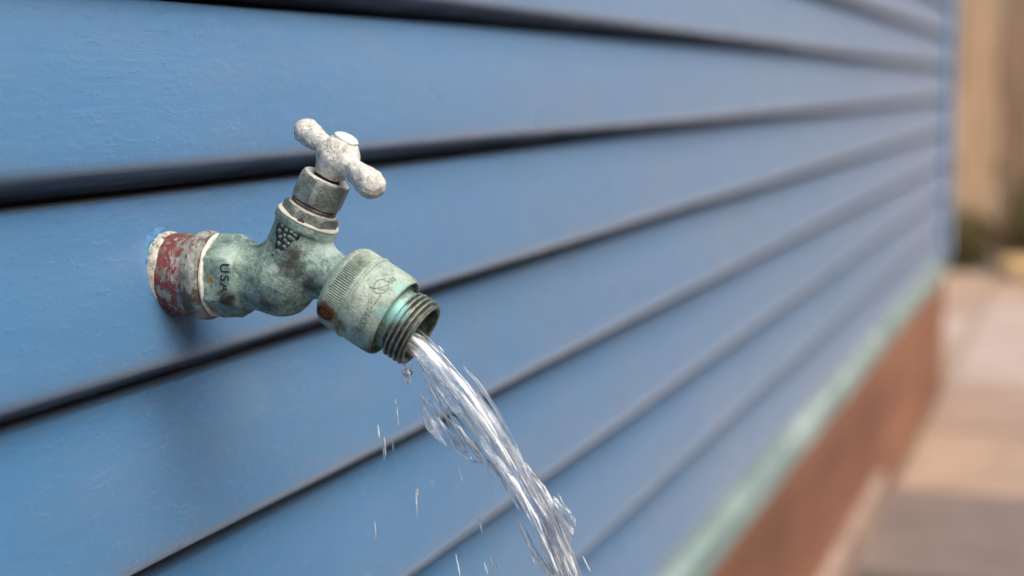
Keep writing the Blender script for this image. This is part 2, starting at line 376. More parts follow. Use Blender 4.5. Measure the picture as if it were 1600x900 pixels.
# ------------------------------------------------------------------ the tap (all coordinates from its root on the wall)
tap = tag(empty('garden_tap', (0, 0, H)), 'weathered green bronze garden tap with white handle on blue siding', 'tap')
def frame(o, z, th):
    return (Vector((0, -o, z)), Vector((0, -math.cos(th), math.sin(th))), Vector((0, -math.sin(th), -math.cos(th))), Vector((-1, 0, 0)))
def surf(fr, t, r, ph): return fr[0]+fr[1]*t+(fr[2]*math.cos(ph)+fr[3]*math.sin(ph))*r
def find(fr, r, u0, v0, t_rng, p_rng=(20, 200)):
    """axial position and angle of the point of a cylinder that a photo pixel falls on"""
    best = None
    for t in np.linspace(*t_rng, 40):
        for k in range(*p_rng):
            p = surf(fr, t, r, R(k)); q = p-CAM; dz = q.dot(fw); e = (800+F*q.dot(rt)/dz-u0)**2+(450-F*q.dot(up)/dz-v0)**2
            if best is None or e < best[0]: best = (e, t, R(k))
    return best[1], best[2]
def lathe(name, fr, pr, mat, parent=tap, seg=96, rf=None, angle=35, jit=0.0, js=200):
    V = []; Fc = []
    for i, (t, r) in enumerate(pr):
        for k in range(seg):
            ph = 2*math.pi*k/seg; V.append(surf(fr, t, rf(i, t, r, ph) if rf else r, ph))
    for i in range(len(pr)-1):
        for k in range(seg):
            k2 = (k+1) % seg; Fc.append((i*seg+k, i*seg+k2, (i+1)*seg+k2, (i+1)*seg+k))
    if jit:
        A = np.array([tuple(v) for v in V]); nz = np.stack([vnoise(A*js+17*d, d) for d in range(3)], 1); V = (A+nz*jit).tolist()
    o = mesh_obj(name, V, Fc, mat, parent); fix_normals(o); sharp(o, angle); return o
def hexr(ap, off=0.0, rnd=.97):
    cmax = ap/math.cos(R(30))*rnd
    def f(i, t, r, ph):
        q = ((ph+off) % R(60))-R(30); return min(ap/math.cos(q), cmax, r)
    return f
def text_on(name, s, fr, r, ph0, t0, size, direction, mat, parent, depth=.00035, flip=1, plane=None):
    """stamped letters wrapped on a cylinder (or on a flat facet): the text runs along +/- phi, letter tops along +/- t"""
    cu = bpy.data.curves.new(name, 'FONT'); cu.body = s; cu.size = size; cu.align_x = 'CENTER'; cu.extrude = depth; cu.resolution_u = 3; cu.offset = size*.012; cu.space_character = 1.22
    to = bpy.data.objects.new('tmp', cu); COL.objects.link(to); bpy.context.view_layer.update()
    me = bpy.data.meshes.new_from_object(to.evaluated_get(bpy.context.evaluated_depsgraph_get())); bpy.data.objects.remove(to)
    for v in me.vertices:
        x, y, z = v.co
        if plane: v.co = plane(x, y, z)
        else: v.co = surf(fr, t0+flip*y, r+z, ph0+direction*x/r)
    me.materials.clear(); me.materials.append(mat); me.name = name
    o = bpy.data.objects.new(name, me); COL.objects.link(o); o.parent = parent; fix_normals(o); return o

PALE, MID, DARK = (.49, .59, .52), (.225, .335, .285), (.055, .085, .07)
IN = frame(0, 0, 0.0)                                   # inlet axis, straight out of the wall
TH_S = R(63.5); so, sz = .0687, .0375                   # stem axis passes through the top of the packing nut
ST = frame(so, sz, TH_S)
TH_O = R(-29.7); OU = frame(.0735, -.0008, TH_O)         # outlet axis from the back of the vacuum breaker

# --- body: iso-surface blend of inlet hexagon, bulb, bonnet seat and outlet neck
lo = np.array([-.020, .0225, -.0185]); hi = np.array([.020, .0800, .0300]); st = .00045
g = [np.arange(lo[i], hi[i], st) for i in range(3)]
X, O, Z = np.meshgrid(*g, indexing='ij')
def axis_coords(o0, z0, th):
    dO, dZ = O-o0, Z-z0; t = dO*math.cos(th)+dZ*math.sin(th); q = dO*math.sin(th)-dZ*math.cos(th)
    return t, q, np.sqrt(q*q+X*X)
def cyl(t, rad, t0, t1, r0, r1=None, rnd=.001):
    r1 = r0 if r1 is None else r1
    rr = r0+(r1-r0)*np.clip((t-t0)/(t1-t0), 0, 1); dx = rad-rr+rnd; dt = np.maximum(t0-t, t-t1)+rnd
    return np.minimum(np.maximum(dx, dt), 0)+np.sqrt(np.maximum(dx, 0)**2+np.maximum(dt, 0)**2)-rnd
ball = np.sqrt(X**2+(O-.0505)**2+((Z+.0015)*1.0)**2)-.0134
ri = np.sqrt(X**2+Z**2)
hx = np.maximum(np.maximum(np.abs(X), np.abs(.5*X+.866*Z)), np.abs(.5*X-.866*Z))-.0143   # a flat faces the camera side
hx = np.maximum(hx, ri-.0163); hx = np.maximum(hx, np.sqrt(X**2+(O-.0285)**2*1.6+Z**2)-.0172)
hx = np.maximum(hx, np.maximum(.0238-O, O-.0363))
waist = cyl(O, ri, .0236, .0480, .0128, .0122)
t, q, rad = axis_coords(so, sz, TH_S)
bon = cyl(t, rad, -.044, -.0165, .0108, .0117)
rim = cyl(t, rad, -.0200, -.0168, .0123, .0123, .0007)
t2, q2, rad2 = axis_coords(.0735, -.0008, TH_O)
neck = cyl(t2, rad2, -.020, .0015, .0108, .0092)
fd = smin(ball, waist, .004); fd = smin(fd, hx, .0018); fd = smin(fd, neck, .0055); fd = smin(fd, bon, .0045); fd = smin(fd, rim, .0012)
G = np.stack([X, O, Z], -1)
fd = fd+vnoise(G*230, 2)*.00028+vnoise(G*700, 6)*.00009
V, Q = surface_nets(fd); V = lo+V*st
stains = [((-.0150, -.0335, -.0085), .002, .0062, (.035, .028, .025), .6), ((-.0135, -.0400, -.0120), .002, .0060, (.05, .032, .022), .6),
          ((-.0145, -.0270, -.0005), .0004, .0018, (.34, .15, .04), .5), ((-.010, -.0590, .0080), .002, .0085, (.06, .065, .055), .7),
          ((-.010, -.0655, -.0020), .001, .0085, (.07, .085, .072), .7), ((-.013, -.0480, -.0110), .001, .0075, (.07, .075, .06), .7),
          ((-.012, -.0525, .0045), .0004, .0028, (.50, .56, .50), .5), ((-.012, -.0330, .0100), .002, .0080, (.42, .53, .47), .6),
          ((.0, -.0685, .0120), .003, .0110, (.48, .60, .54), .5)]
BRONZE = mat_bronze('verdigris_bronze', PALE, MID, DARK, stains)
body = mesh_obj('valve_body', [(v[0], -v[1], v[2]) for v in V], Q, BRONZE, tap); fix_normals(body)
GRIME = mat_plain('dark_grime', (.028, .026, .024), .8, .3, 700)
def facet(x, y, z):   # flat of the inlet hexagon: text runs down, letter tops point away from the wall
    return Vector((-.0142-z, -(.0277+y), .0049-x))
u0 = px(350, 434, -.0143)
def facet(x, y, z): return Vector((-.01415-z*.9, -(u0[0]-.0015+y), u0[1]-x))
text_on('stamped_lettering', 'USA', None, 0, 0, 0, .0054, 1, GRIME, body, .0004, plane=facet)
# --- embossed leaf-and-cluster emblem on the bonnet seat
V, Fc = [], []
def blob(t, ph, rt_, rp, hgt):
    q = len(V); r0 = .0114+(t+.03)*.03
    for i in range(4):
        aa = i/3*math.pi/2
        for k in range(10):
            b = k*2*math.pi/10; rr = math.cos(aa)
            V.append(surf(ST, ET-.0272+1.25*(t+.0272)+rt_*rr*math.sin(b), r0-.0003+hgt*math.sin(aa), ph+rp*rr*math.cos(b)/r0))
    for i in range(3):
        for k in range(10): Fc.append((q+i*10+k, q+i*10+(k+1) % 10, q+(i+1)*10+(k+1) % 10, q+(i+1)*10+k))
_t, PH = find(ST, .0117, 445, 372, (-.036, -.018)); ET = _t+.0272; er = random.Random(3)
for row, (n_, tt) in enumerate(((4, -.0245), (4, -.0262), (3, -.0279), (2, -.0295))):
    for k in range(n_): blob(tt+er.uniform(-.0004, .0004), PH+R(10.5)*(k-(n_-1)/2)+er.uniform(-.04, .04), er.uniform(.0009, .0013), er.uniform(.0009, .0013), .0011)
for dt, dp, s in ((-.0222, 9, 1.5), (-.0236, 20, 1.35), (-.0226, -8, 1.3), (-.0318, 2, 1.7), (-.0333, 9, 1.2), (-.0328, -7, 1.2)):
    blob(dt, PH+R(dp), .001*s, .0011*s, .0009)
em = mesh_obj('leaf_emblem', V, Fc, mat_bronze('emblem_bronze', (.33, .43, .38), (.18, .25, .22), (.04, .05, .045), scale=2), body); fix_normals(em)
V, Fc = [], []                                          # grime settled round the emblem
npt = 26
for k in range(npt):
    b = 2*math.pi*k/npt; rr = 1+.16*math.sin(3*b+1)+.13*math.sin(7*b)+er.uniform(-.06, .06)
    V.append((-.0272+.0076*rr*math.sin(b), PH+R(31)*rr*math.cos(b)*(.75+.35*math.sin(b))))
gv = []; gf = []
for s_, hh in ((0.0, .00012), (.5, .00012), (.93, .00008), (1.0, -.0006)):
    for (tt, pp) in V:
        t_ = -.0272+(tt+.0272)*s_*1.22; p_ = PH+(pp-PH)*s_; gv.append(surf(ST, ET+t_, .01145+(t_+.03)*.03+hh+.00018, p_))
for i in range(3):
    for k in range(npt): gf.append((i*npt+k, i*npt+(k+1) % npt, (i+1)*npt+(k+1) % npt, (i+1)*npt+k))
em2 = mesh_obj('emblem_ground', gv, gf, GRIME, body); fix_normals(em2)

# --- inlet side
a = N('peeling_red_paint')
n1 = a.noise(1, 5, .7, .6, co=a.mapping((230, 420, 230))); n2 = a.noise(1, 4, .6, co=a.mapping((90, 160, 90), (4, 2, 1))); n3 = a.noise(1500, 3)
met = a.ramp(a.noise(210, 6, .7), (.30, (.09, .08, .06)), (.48, (.23, .25, .215)), (.68, (.40, .46, .43)))
red = a.ramp(a.noise(400, 4), (.3, (.14, .028, .028)), (.7, (.27, .085, .082)))
pink = a.ramp(n3, (.3, (.36, .20, .21)), (.7, (.50, .36, .37)))
grad = a.n('ShaderNodeSeparateXYZ'); a.l(a.co, grad.inputs[0])
redmask = a.ramp(a.math('ADD', n1, a.math('MULTIPLY', a.math('ADD', grad.outputs['Y'], .0115), 11.0)), (.51, 0.0), (.53, 1.0))
brownm = a.ramp(n2, (.52, 0.0), (.60, 1.0))
c = a.mix(a.ramp(n2, (.36, .8), (.46, 0.0)), met, pink); c = a.mix(brownm, c, (.105, .080, .060)); c = a.mix(redmask, c, red)
b = a.bump(redmask, .5, .0003); b = a.bump(n1, .5, .0006, b); b = a.bump(n3, .4, .0002, b)
RED = a.done(c, .6, b, .1)
lathe('pipe_coupling', IN, [(-.006, .0148), (.0030, .0152), (.0038, .0157), (.0052, .0161), (.0105, .0159), (.0135, .0158), (.0152, .0163), (.0168, .0171), (.0190, .0173), (.0206, .0171), (.0219, .0164), (.0225, .0150), (.0226, .0120)],
      RED, seg=120, jit=.00030, js=160)
lathe('tape_ring', IN, [(.0222, .0120), (.0223, .0153), (.0227, .0160), (.0234, .0161), (.0240, .0156), (.0241, .0120)], mat_plain('white_thread_tape', (.74, .70, .58), .6, .2, 600), jit=.00025, js=300)
a = N('chipped_cream_paint'); n1 = a.noise(320, 5, .7)
CREAM = a.done(a.ramp(n1, (.36, (.09, .075, .05)), (.45, (.38, .35, .28)), (.60, (.56, .53, .45)), (.68, (.36, .50, .45))), .7, a.bump(n1, .6, .0006))
ring = lathe('caulk_ring', IN, [(-.006, .0155), (-.001, .0160), (.0012, .0165), (.0026, .0165), (.0036, .0161), (.0041, .0157), (.0044, .0150)], CREAM, seg=140, jit=.0006, js=210)
V, Fc = [], []; er = random.Random(5)                    # copper-salt crust on top of the flange
for k in range(34):
    ph = R(180)+R(er.uniform(-50, 44)); t0 = er.uniform(.0, .003); ln_ = er.uniform(.0003, .0013); q = len(V); wd = er.uniform(.0004, .0009)
    for j in range(5):
        b = j*2*math.pi/5; V.append(surf(IN, t0+wd*math.sin(b), .0162, ph+wd*math.cos(b)/.016))
    V.append(surf(IN, t0-.0022, .0160+ln_*.7, ph+er.uniform(-.05, .05)))
    for j in range(5): Fc.append((q+j, q+(j+1) % 5, q+5))
cr = mesh_obj('copper_salt_crust', V, Fc, mat_plain('teal_crust', (.42, .66, .64), .9, .25, 900), ring, False); fix_normals(cr)
cr['kind'] = 'stuff'

a = N('old_blue_caulk'); n1 = a.noise(260, 5, .65)
lathe('paint_fillet', IN, [(-.006, .0196), (-.0012, .0186), (-.0004, .0179), (.0003, .0172), (.0006, .0150)], a.done(a.ramp(n1, (.34, (.05, .11, .19)), (.56, (.075, .20, .36)), (.74, (.16, .27, .36))), .75, a.bump(n1, .6, .0008), spec=.2), ring, 120, jit=.0007, js=190)
# --- bonnet, packing nut, stem
GREY = mat_bronze('grey_green_nut_metal', (.40, .44, .39), (.235, .265, .235), (.10, .11, .095), scale=1.4, metal=.35, rough=.5)
CHALK = mat_plain('chalky_washer', (.58, .56, .49), .75, .2, 500)
lathe('gasket_washer', ST, [(-.0170, .006), (-.0169, .0121), (-.0162, .0124), (-.0158, .0121), (-.0158, .006)], CHALK, jit=.00012, js=300)
lathe('bonnet_nut', ST, [(-.0160, .006), (-.0159, .0112), (-.0132, .0112), (-.0124, .0104), (-.0118, .0094), (-.0118, .006)], GREY, rf=hexr(.00985, R(18), 1.0), seg=120)
lathe('bonnet_face', ST, [(-.0121, .0097), (-.0116, .0094), (-.0114, .0060)], CHALK, seg=72)
lathe('thread_collar', ST, [(-.0121, .006), (-.0120, .0090), (-.0114, .0092), (-.0110, .0085), (-.0106, .0091), (-.0101, .0085), (-.0097, .0090), (-.0090, .0084), (-.0090, .006)], mat_plain('worn_bronze_thread', (.22, .19, .15), .5, .25, 500, metal=.5), seg=72)
lathe('packing_nut', ST, [(-.0096, .006), (-.0095, .0092), (-.0086, .0100), (-.0006, .0101), (.0004, .0097), (.0011, .0088), (.0011, .0070), (.0004, .0052), (-.0010, .0050)], GREY, rf=hexr(.00905, R(40), .985), seg=120, jit=.00008, js=260)
lathe('packing_face', ST, [(.0008, .0091), (.00135, .0084), (.0013, .0068), (.0006, .0055)], CHALK, seg=72)
lathe('stem', ST, [(-.004, .0044), (.0022, .0044), (.0026, .0049), (.0031, .0044), (.0036, .0049), (.0041, .0044), (.0062, .0043)], mat_plain('blackened_stem', (.045, .042, .036), .6, .3, 500, metal=.3), seg=48)

# --- handle: hub with two club-shaped arms
hc = np.array([0, .0738, .0462]); th = TH_S-math.pi/2; psi = R(31)
ad = np.array([-math.sin(psi), math.cos(psi)*math.cos(th), math.cos(psi)*math.sin(th)]); sa = np.array([0, math.cos(TH_S), math.sin(TH_S)])
lo = hc-.033; hi = hc+.033; st = .00045; g = [np.arange(lo[i], hi[i], st) for i in range(3)]
G = np.stack(np.meshgrid(*g, indexing='ij'), -1)
rel = G-hc; ts = rel@sa
fd = np.sqrt(((rel-ts[..., None]*sa)**2).sum(-1)+(ts*.93)**2)-.0082
fd = np.maximum(fd, ts-.0074)
for sgn, L, rb in ((1, .0237, .0055), (-1, .0238, .0051)):
    A_, B_ = sgn*ad*.005, sgn*ad*L; ab = B_-A_; h = np.clip(((rel-A_)@ab)/(ab@ab), 0, 1); hs = h*h*(3-2*h)
    dd = np.sqrt((((rel-A_)-h[..., None]*ab)**2).sum(-1))-(.0032+(rb-.0032)*h**1.05)
    fd = smin(fd, dd, .0035)
hsk = np.sqrt(np.maximum(((rel-ts[..., None]*sa)**2).sum(-1), 0)); skirt = np.maximum(hsk-.0058, np.abs(ts+.0068)-.0012); fd = smin(fd, skirt, .0018)
fd = fd+vnoise(G*260, 3)*.00042+vnoise(G*700, 9)*.00028
V, Q = surface_nets(fd); V = lo+V*st
a = N('flaking_white_paint'); n1 = a.noise(240, 6, .72, .3); n2 = a.noise(1500, 4, .7); vo = a.n('ShaderNodeTexVoronoi'); vo.feature = 'DISTANCE_TO_EDGE'; vo.inputs['Scale'].default_value = 520; a.l(a.mapping(), vo.inputs['Vector'])
c = a.ramp(n1, (.34, (.42, .39, .33)), (.46, (.66, .63, .56)), (.60, (.80, .80, .74)))
dk = a.math('MULTIPLY', a.ramp(n2, (.52, 0), (.60, 1)), a.ramp(a.noise(170, 4), (.42, 0), (.56, 1)))
c = a.mix(a.math('MULTIPLY', dk, .8), c, (.10, .09, .075))
c = a.mix(a.math('MULTIPLY', a.ramp(vo.outputs['Distance'], (.0, .55), (.05, 0)), a.ramp(a.noise(120, 3), (.45, 0), (.6, 1))), c, (.20, .18, .15))
for ctr, r0, r1 in (((-.0105, -.0925, .0320), .0005, .0042), ((-.010, -.0890, .0330), .0, .0035)): c = a.mix(a.math('MULTIPLY', a.spot(ctr, r0, r1, .7, 500), .6), c, (.14, .12, .10))
b = a.bump(n1, .8, .0011); b = a.bump(n2, .8, .0005, b); b = a.bump(vo.outputs['Distance'], .25, .0006, b)
WHITE = a.done(c, .62, b)
handle = mesh_obj('handle', [(v[0], -v[1], v[2]) for v in V], Q, WHITE, tap); fix_normals(handle)
HF = frame(hc[1], hc[2], TH_S)
cap = lathe('screw_cap', HF, [(.0066, .0046), (.0074, .0050), (.0080, .0049), (.0088, .0041), (.0093, .0028), (.0095, .0012), (.0095, .0)], mat_plain('mint_white_screw_cap', (.62, .72, .66), .5, .12, 500), handle, 48, jit=.00012, js=300)

# --- vacuum breaker on the outlet
SCR = surf(OU, .0052, .0166, find(OU, .0166, 516, 491, (.0050, .0054))[1]); LOWP = surf(OU, .0240, .0165, find(OU, .0165, 590, 545, (.020, .0245))[1])
BRK = mat_bronze('pale_verdigris_breaker', (.55, .61, .51), (.33, .425, .35), (.12, .155, .12), [
    (SCR, .0026, .0058, (.20, .075, .020), .55), (SCR+OU[1]*.006+OU[2]*.004, .001, .0060, (.21, .13, .06), .6), (SCR+OU[1]*.0075, .0005, .0040, (.19, .15, .10), .7), (LOWP, .001, .0070, (.10, .085, .06), .7), (surf(OU, .0258, .0160, R(150)), .001, .0060, (.30, .52, .46), .7), (surf(OU, .0258, .0160, R(105)), .001, .0040, (.26, .46, .41), .7),
    ((-.0095, -.0930, -.0250), .001, .0075, (.085, .075, .055), .7), ((-.0125, -.0880, -.0150), .0005, .0045, (.16, .13, .085), .8)], scale=.9, bal=(.30, .46, .64))
nk = 112
def knurl(i, t, r, ph):
    return r-(.00075*(.5+.5*math.cos(nk*ph)) if .0032 < t < .0093 else 0)
brk = lathe('vacuum_breaker', OU, [(-.0012, .0088), (-.0006, .0122), (.0002, .0142), (.0012, .0154), (.0024, .0161), (.0031, .0163), (.0034, .0166), (.0060, .0166), (.0090, .0166), (.0095, .0163), (.0100, .0158), (.0104, .0158),
     (.0108, .0168), (.0112, .0171), (.0119, .0171), (.0123, .0166), (.0160, .0167), (.0200, .0167), (.0226, .0166), (.0243, .0165), (.0255, .0162), (.0262, .0157), (.0263, .0153), (.0260, .0151), (.0252, .0150), (.0251, .0110)], BRK, seg=nk*8, rf=knurl, angle=50)
TEAL = mat_bronze('bright_teal_patina', (.40, .62, .55), (.22, .42, .37), (.07, .13, .11), scale=1.2)
lathe('face_plate', OU, [(.0248, .0152), (.0253, .0150), (.0254, .0112)], TEAL, brk, 96)
V, Fc = [], []
for k in range(20):
    ph = 2*math.pi*(k+.3)/20
    for ring_r, ofs in ((.01395, 0.0),):
        q = len(V)
        for j in range(8):
            b = j*2*math.pi/8; V.append(surf(OU, .02555, ring_r+.0006*math.sin(b), ph+ofs+.0013*math.cos(b)/ring_r))
        V.append(surf(OU, .0254, ring_r, ph+ofs))
        for j in range(8): Fc.append((q+j, q+(j+1) % 8, q+8))
sl_ = mesh_obj('vent_slots', V, Fc, GRIME, brk, False); sl_['kind'] = 'stuff'
# rusty set screw in the knurled ring
PS = find(OU, .0166, 516, 491, (.0050, .0054))[1]
ctr = SCR; nrm = (surf(OU, .0052, .02, PS)-ctr).normalized(); tx = OU[1]; ty = nrm.cross(tx)
V, Fc = [], []; ns = 28
for rr, hh in ((.0033, -.0004), (.0031, .0001), (.0028, .0002), (.0025, -.0004), (.0023, -.0018), (.0010, -.0021), (.0001, -.0021)):
    for k in range(ns):
        b = 2*math.pi*k/ns; V.append(ctr+nrm*(hh+.00012)+tx*rr*math.cos(b)+ty*rr*math.sin(b))
for i in range(6):
    for k in range(ns): Fc.append((i*ns+k, i*ns+(k+1) % ns, (i+1)*ns+(k+1) % ns, (i+1)*ns+k))
a = N('rusty_screw'); n1 = a.noise(700, 5, .7)
ss = mesh_obj('set_screw', V, Fc, a.done(a.ramp(n1, (.3, (.016, .009, .006)), (.58, (.055, .022, .010)), (.78, (.22, .08, .02))), .8, a.bump(n1, .7, .0005)), brk); fix_normals(ss)
LET = mat_bronze('worn_lettering_bronze', (.48, .54, .45), (.29, .36, .30), (.11, .13, .105), scale=2)
T1, P1 = find(OU, .0168, 570, 498, (.013, .023)); T2, P2 = find(OU, .0168, 596, 447, (.013, .023)); T3, P3_ = find(OU, .0168, 613, 437, (.013, .025)); T4, P4 = find(OU, .0168, 583, 470, (.013, .023))
text_on('raised_lettering', 'HD9F', OU, .0166, P1, T1+.0012, .0036, 1, LET, brk, .00028, flip=-1)
text_on('raised_lettering', 'US', OU, .0166, P3_, T3+.0009, .0026, 1, LET, brk, .00026, flip=-1)
def wire_mark(name, paths, rad=.00017):
    V, Fc = [], []
    for pth in paths:
        P3 = [surf(OU, t, .01675, p) for t, p in pth]; q = len(V)
        for i, c in enumerate(P3):
            d = (P3[min(i+1, len(P3)-1)]-P3[max(i-1, 0)]).normalized(); nn = Vector((-1, 0, 0)); e = d.cross(nn).normalized(); e2 = d.cross(e)
            for k in range(4): V.append(c+(e*math.cos(k*1.571)+e2*math.sin(k*1.571))*rad)
        for i in range(len(P3)-1):
            for k in range(4): Fc.append((q+i*4+k, q+i*4+(k+1) % 4, q+i*4+4+(k+1) % 4, q+i*4+4+k))
    o = mesh_obj(name, V, Fc, LET, brk); fix_normals(o); return o
ov = [(T2+.0026*math.sin(b), P2+R(11)*math.cos(b)) for b in np.linspace(0, 2*math.pi, 30)]
leaf = [(T2-.0034+.0052*s, P2-R(9)+R(16)*s-R(5)*math.sin(math.pi*s)) for s in np.linspace(0, 1, 10)]
wire_mark('oval_mark', [ov, leaf, [(T2-.0034+.0045*s, P2-R(9)+R(5)*s) for s in np.linspace(0, 1, 6)]])
dash = []
for dt, p0 in ((-.0012, -7), (-.0012, -1), (-.0003, -4), (.0010, -9), (.0010, -3.5), (.0010, 2), (.0010, 7.5)):
    dash.append([(T4+dt, P4+R(p0)+R(x)) for x in (0, 2, 4)])
wire_mark('dash_marks', dash, .00022)
# threaded outlet: a true helix
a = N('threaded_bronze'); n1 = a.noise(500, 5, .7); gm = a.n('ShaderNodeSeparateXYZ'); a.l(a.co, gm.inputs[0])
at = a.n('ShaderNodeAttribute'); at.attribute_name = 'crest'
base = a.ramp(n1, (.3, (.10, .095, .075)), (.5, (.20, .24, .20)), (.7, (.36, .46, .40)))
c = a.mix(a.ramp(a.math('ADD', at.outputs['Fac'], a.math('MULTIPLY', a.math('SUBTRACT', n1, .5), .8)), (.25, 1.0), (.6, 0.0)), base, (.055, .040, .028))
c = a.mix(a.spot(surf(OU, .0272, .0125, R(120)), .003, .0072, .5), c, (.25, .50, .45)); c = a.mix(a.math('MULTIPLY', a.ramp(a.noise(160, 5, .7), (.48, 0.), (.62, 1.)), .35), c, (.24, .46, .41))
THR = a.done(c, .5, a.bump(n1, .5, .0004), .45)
V, Fc, cr_ = [], [], []; nt_, ns = 110, 96; t0, t1 = .0251, .0380; pitch_ = .00212
for i in range(nt_+1):
    t = t0+(t1-t0)*i/nt_
    for k in range(ns):
        ph = 2*math.pi*k/ns; u = ((t-t0)/pitch_-k/ns) % 1.0
        crest = max(0, 1-abs(u-.5)/.34); crest = min(1, crest*1.6)
        run = min(1, max(0, (t-.0288)/.0010))*min(1, max(0, (t1-.0002-t)/.0006))
        r = .0119+.00165*crest*run if t > .0288 else .0121
        if t > t1-.0011: r = max(r*(1-(t-t1+.0011)/.0011)+.0127*(t-t1+.0011)/.0011, .0119)
        V.append(surf(OU, t, r, ph)); cr_.append(crest*run if t > .0288 else .8)
for t, r in ((t1+.0004, .0124), (t1+.0004, .0112), (t1-.0006, .0107), (t1-.012, .0105), (t1-.020, .0104), (t1-.0201, .0)):
    for k in range(ns): V.append(surf(OU, t, r, 2*math.pi*k/ns)); cr_.append(.75 if r > .011 else .1)
for i in range(nt_+6):
    for k in range(ns): Fc.append((i*ns+k, i*ns+(k+1) % ns, (i+1)*ns+(k+1) % ns, (i+1)*ns+k))
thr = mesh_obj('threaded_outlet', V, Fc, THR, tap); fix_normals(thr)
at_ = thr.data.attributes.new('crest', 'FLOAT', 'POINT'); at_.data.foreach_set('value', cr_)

# ------------------------------------------------------------------ running water
def mat_water(name, lo_, hi_, amt, clear):
    a = N(name); a.t.nodes.remove(a.p)
    out = a.t.nodes['Material Output']
    gl = a.n('ShaderNodeBsdfPrincipled'); gl.inputs['Transmission Weight'].default_value = 1; gl.inputs['IOR'].default_value = 1.333
    gl.inputs['Roughness'].default_value = .0; gl.inputs['Coat Weight'].default_value = 1.0; gl.inputs['Coat Roughness'].default_value = .03; gl.inputs['Base Color'].default_value = (.97, .985, 1, 1)
    fl = a.n('ShaderNodeAttribute'); fl.attribute_name = 'flow'
    n1 = a.noise(1, 5, .6, .3, co=a.mapping((28, 420, 420), co=fl.outputs['Vector'])); n2 = a.noise(1, 4, .6, co=a.mapping((160, 1300, 1300), co=fl.outputs['Vector']))
    b = a.bump(n1, .45, .0014); b = a.bump(n2, .3, .0004, b); a.l(b, gl.inputs['Normal'])
    # aerated streaks: fine trapped bubbles scatter white light
    df = a.n('ShaderNodeBsdfPrincipled'); df.inputs['Base Color'].default_value = (.92, .96, 1.0, 1); df.inputs['Roughness'].default_value = .25
    tr = a.n('ShaderNodeBsdfTranslucent'); tr.inputs[0].default_value = (.92, .96, 1.0, 1); a.l(b, df.inputs['Normal'])
    mx0 = a.n('ShaderNodeMixShader'); mx0.inputs[0].default_value = .15; a.l(df.outputs[0], mx0.inputs[1]); a.l(tr.outputs[0], mx0.inputs[2])
    n3 = a.noise(1, 6, .65, .5, co=a.mapping((26, 560, 560), (2, 5, 1), co=fl.outputs['Vector']))
    tp_ = a.n('ShaderNodeBsdfTransparent'); mt0 = a.n('ShaderNodeMixShader'); mt0.inputs[0].default_value = clear   # thin films let the wall show straight through
    a.l(gl.outputs[0], mt0.inputs[1]); a.l(tp_.outputs[0], mt0.inputs[2])
    mt = a.n('ShaderNodeMixShader'); a.l(a.ramp(n3, (lo_, 0.0), (hi_, amt)), mt.inputs[0]); a.l(mt0.outputs[0], mt.inputs[1]); a.l(mx0.outputs[0], mt.inputs[2])
    a.l(mt.outputs[0], out.inputs['Surface']); return a.m
WATER = mat_water('running_water', .525, .575, 1.0, .40); SPRAY = mat_water('water_spray', .46, .53, 1.0, .35)
P0 = np.array(px(660, 538)); _q = np.array([px(*q) for q in ((660, 538), (712, 600), (758, 665), (799, 735), (834, 800), (864, 880))])-P0
KA, KB = np.linalg.lstsq(np.stack([_q[:, 0], _q[:, 0]**2], 1), _q[:, 1], rcond=None)[0]
def path(x):  # centre line of the jet: out, z at horizontal distance x from the mouth
    return P0[0]+x, P0[1]+KA*x+KB*x*x
XEND = (KA+math.sqrt(KA**2-4*KB*(H+P0[1]+.001)))/(-2*KB)
sx = np.linspace(-.010, XEND, 6000); po, pz = path(np.maximum(sx, 0)); po = np.where(sx < 0, P0[0]+sx, po); pz = np.where(sx < 0, P0[1]-.70*sx, pz)
arc = np.concatenate([[0], np.cumsum(np.hypot(np.diff(po), np.diff(pz)))])
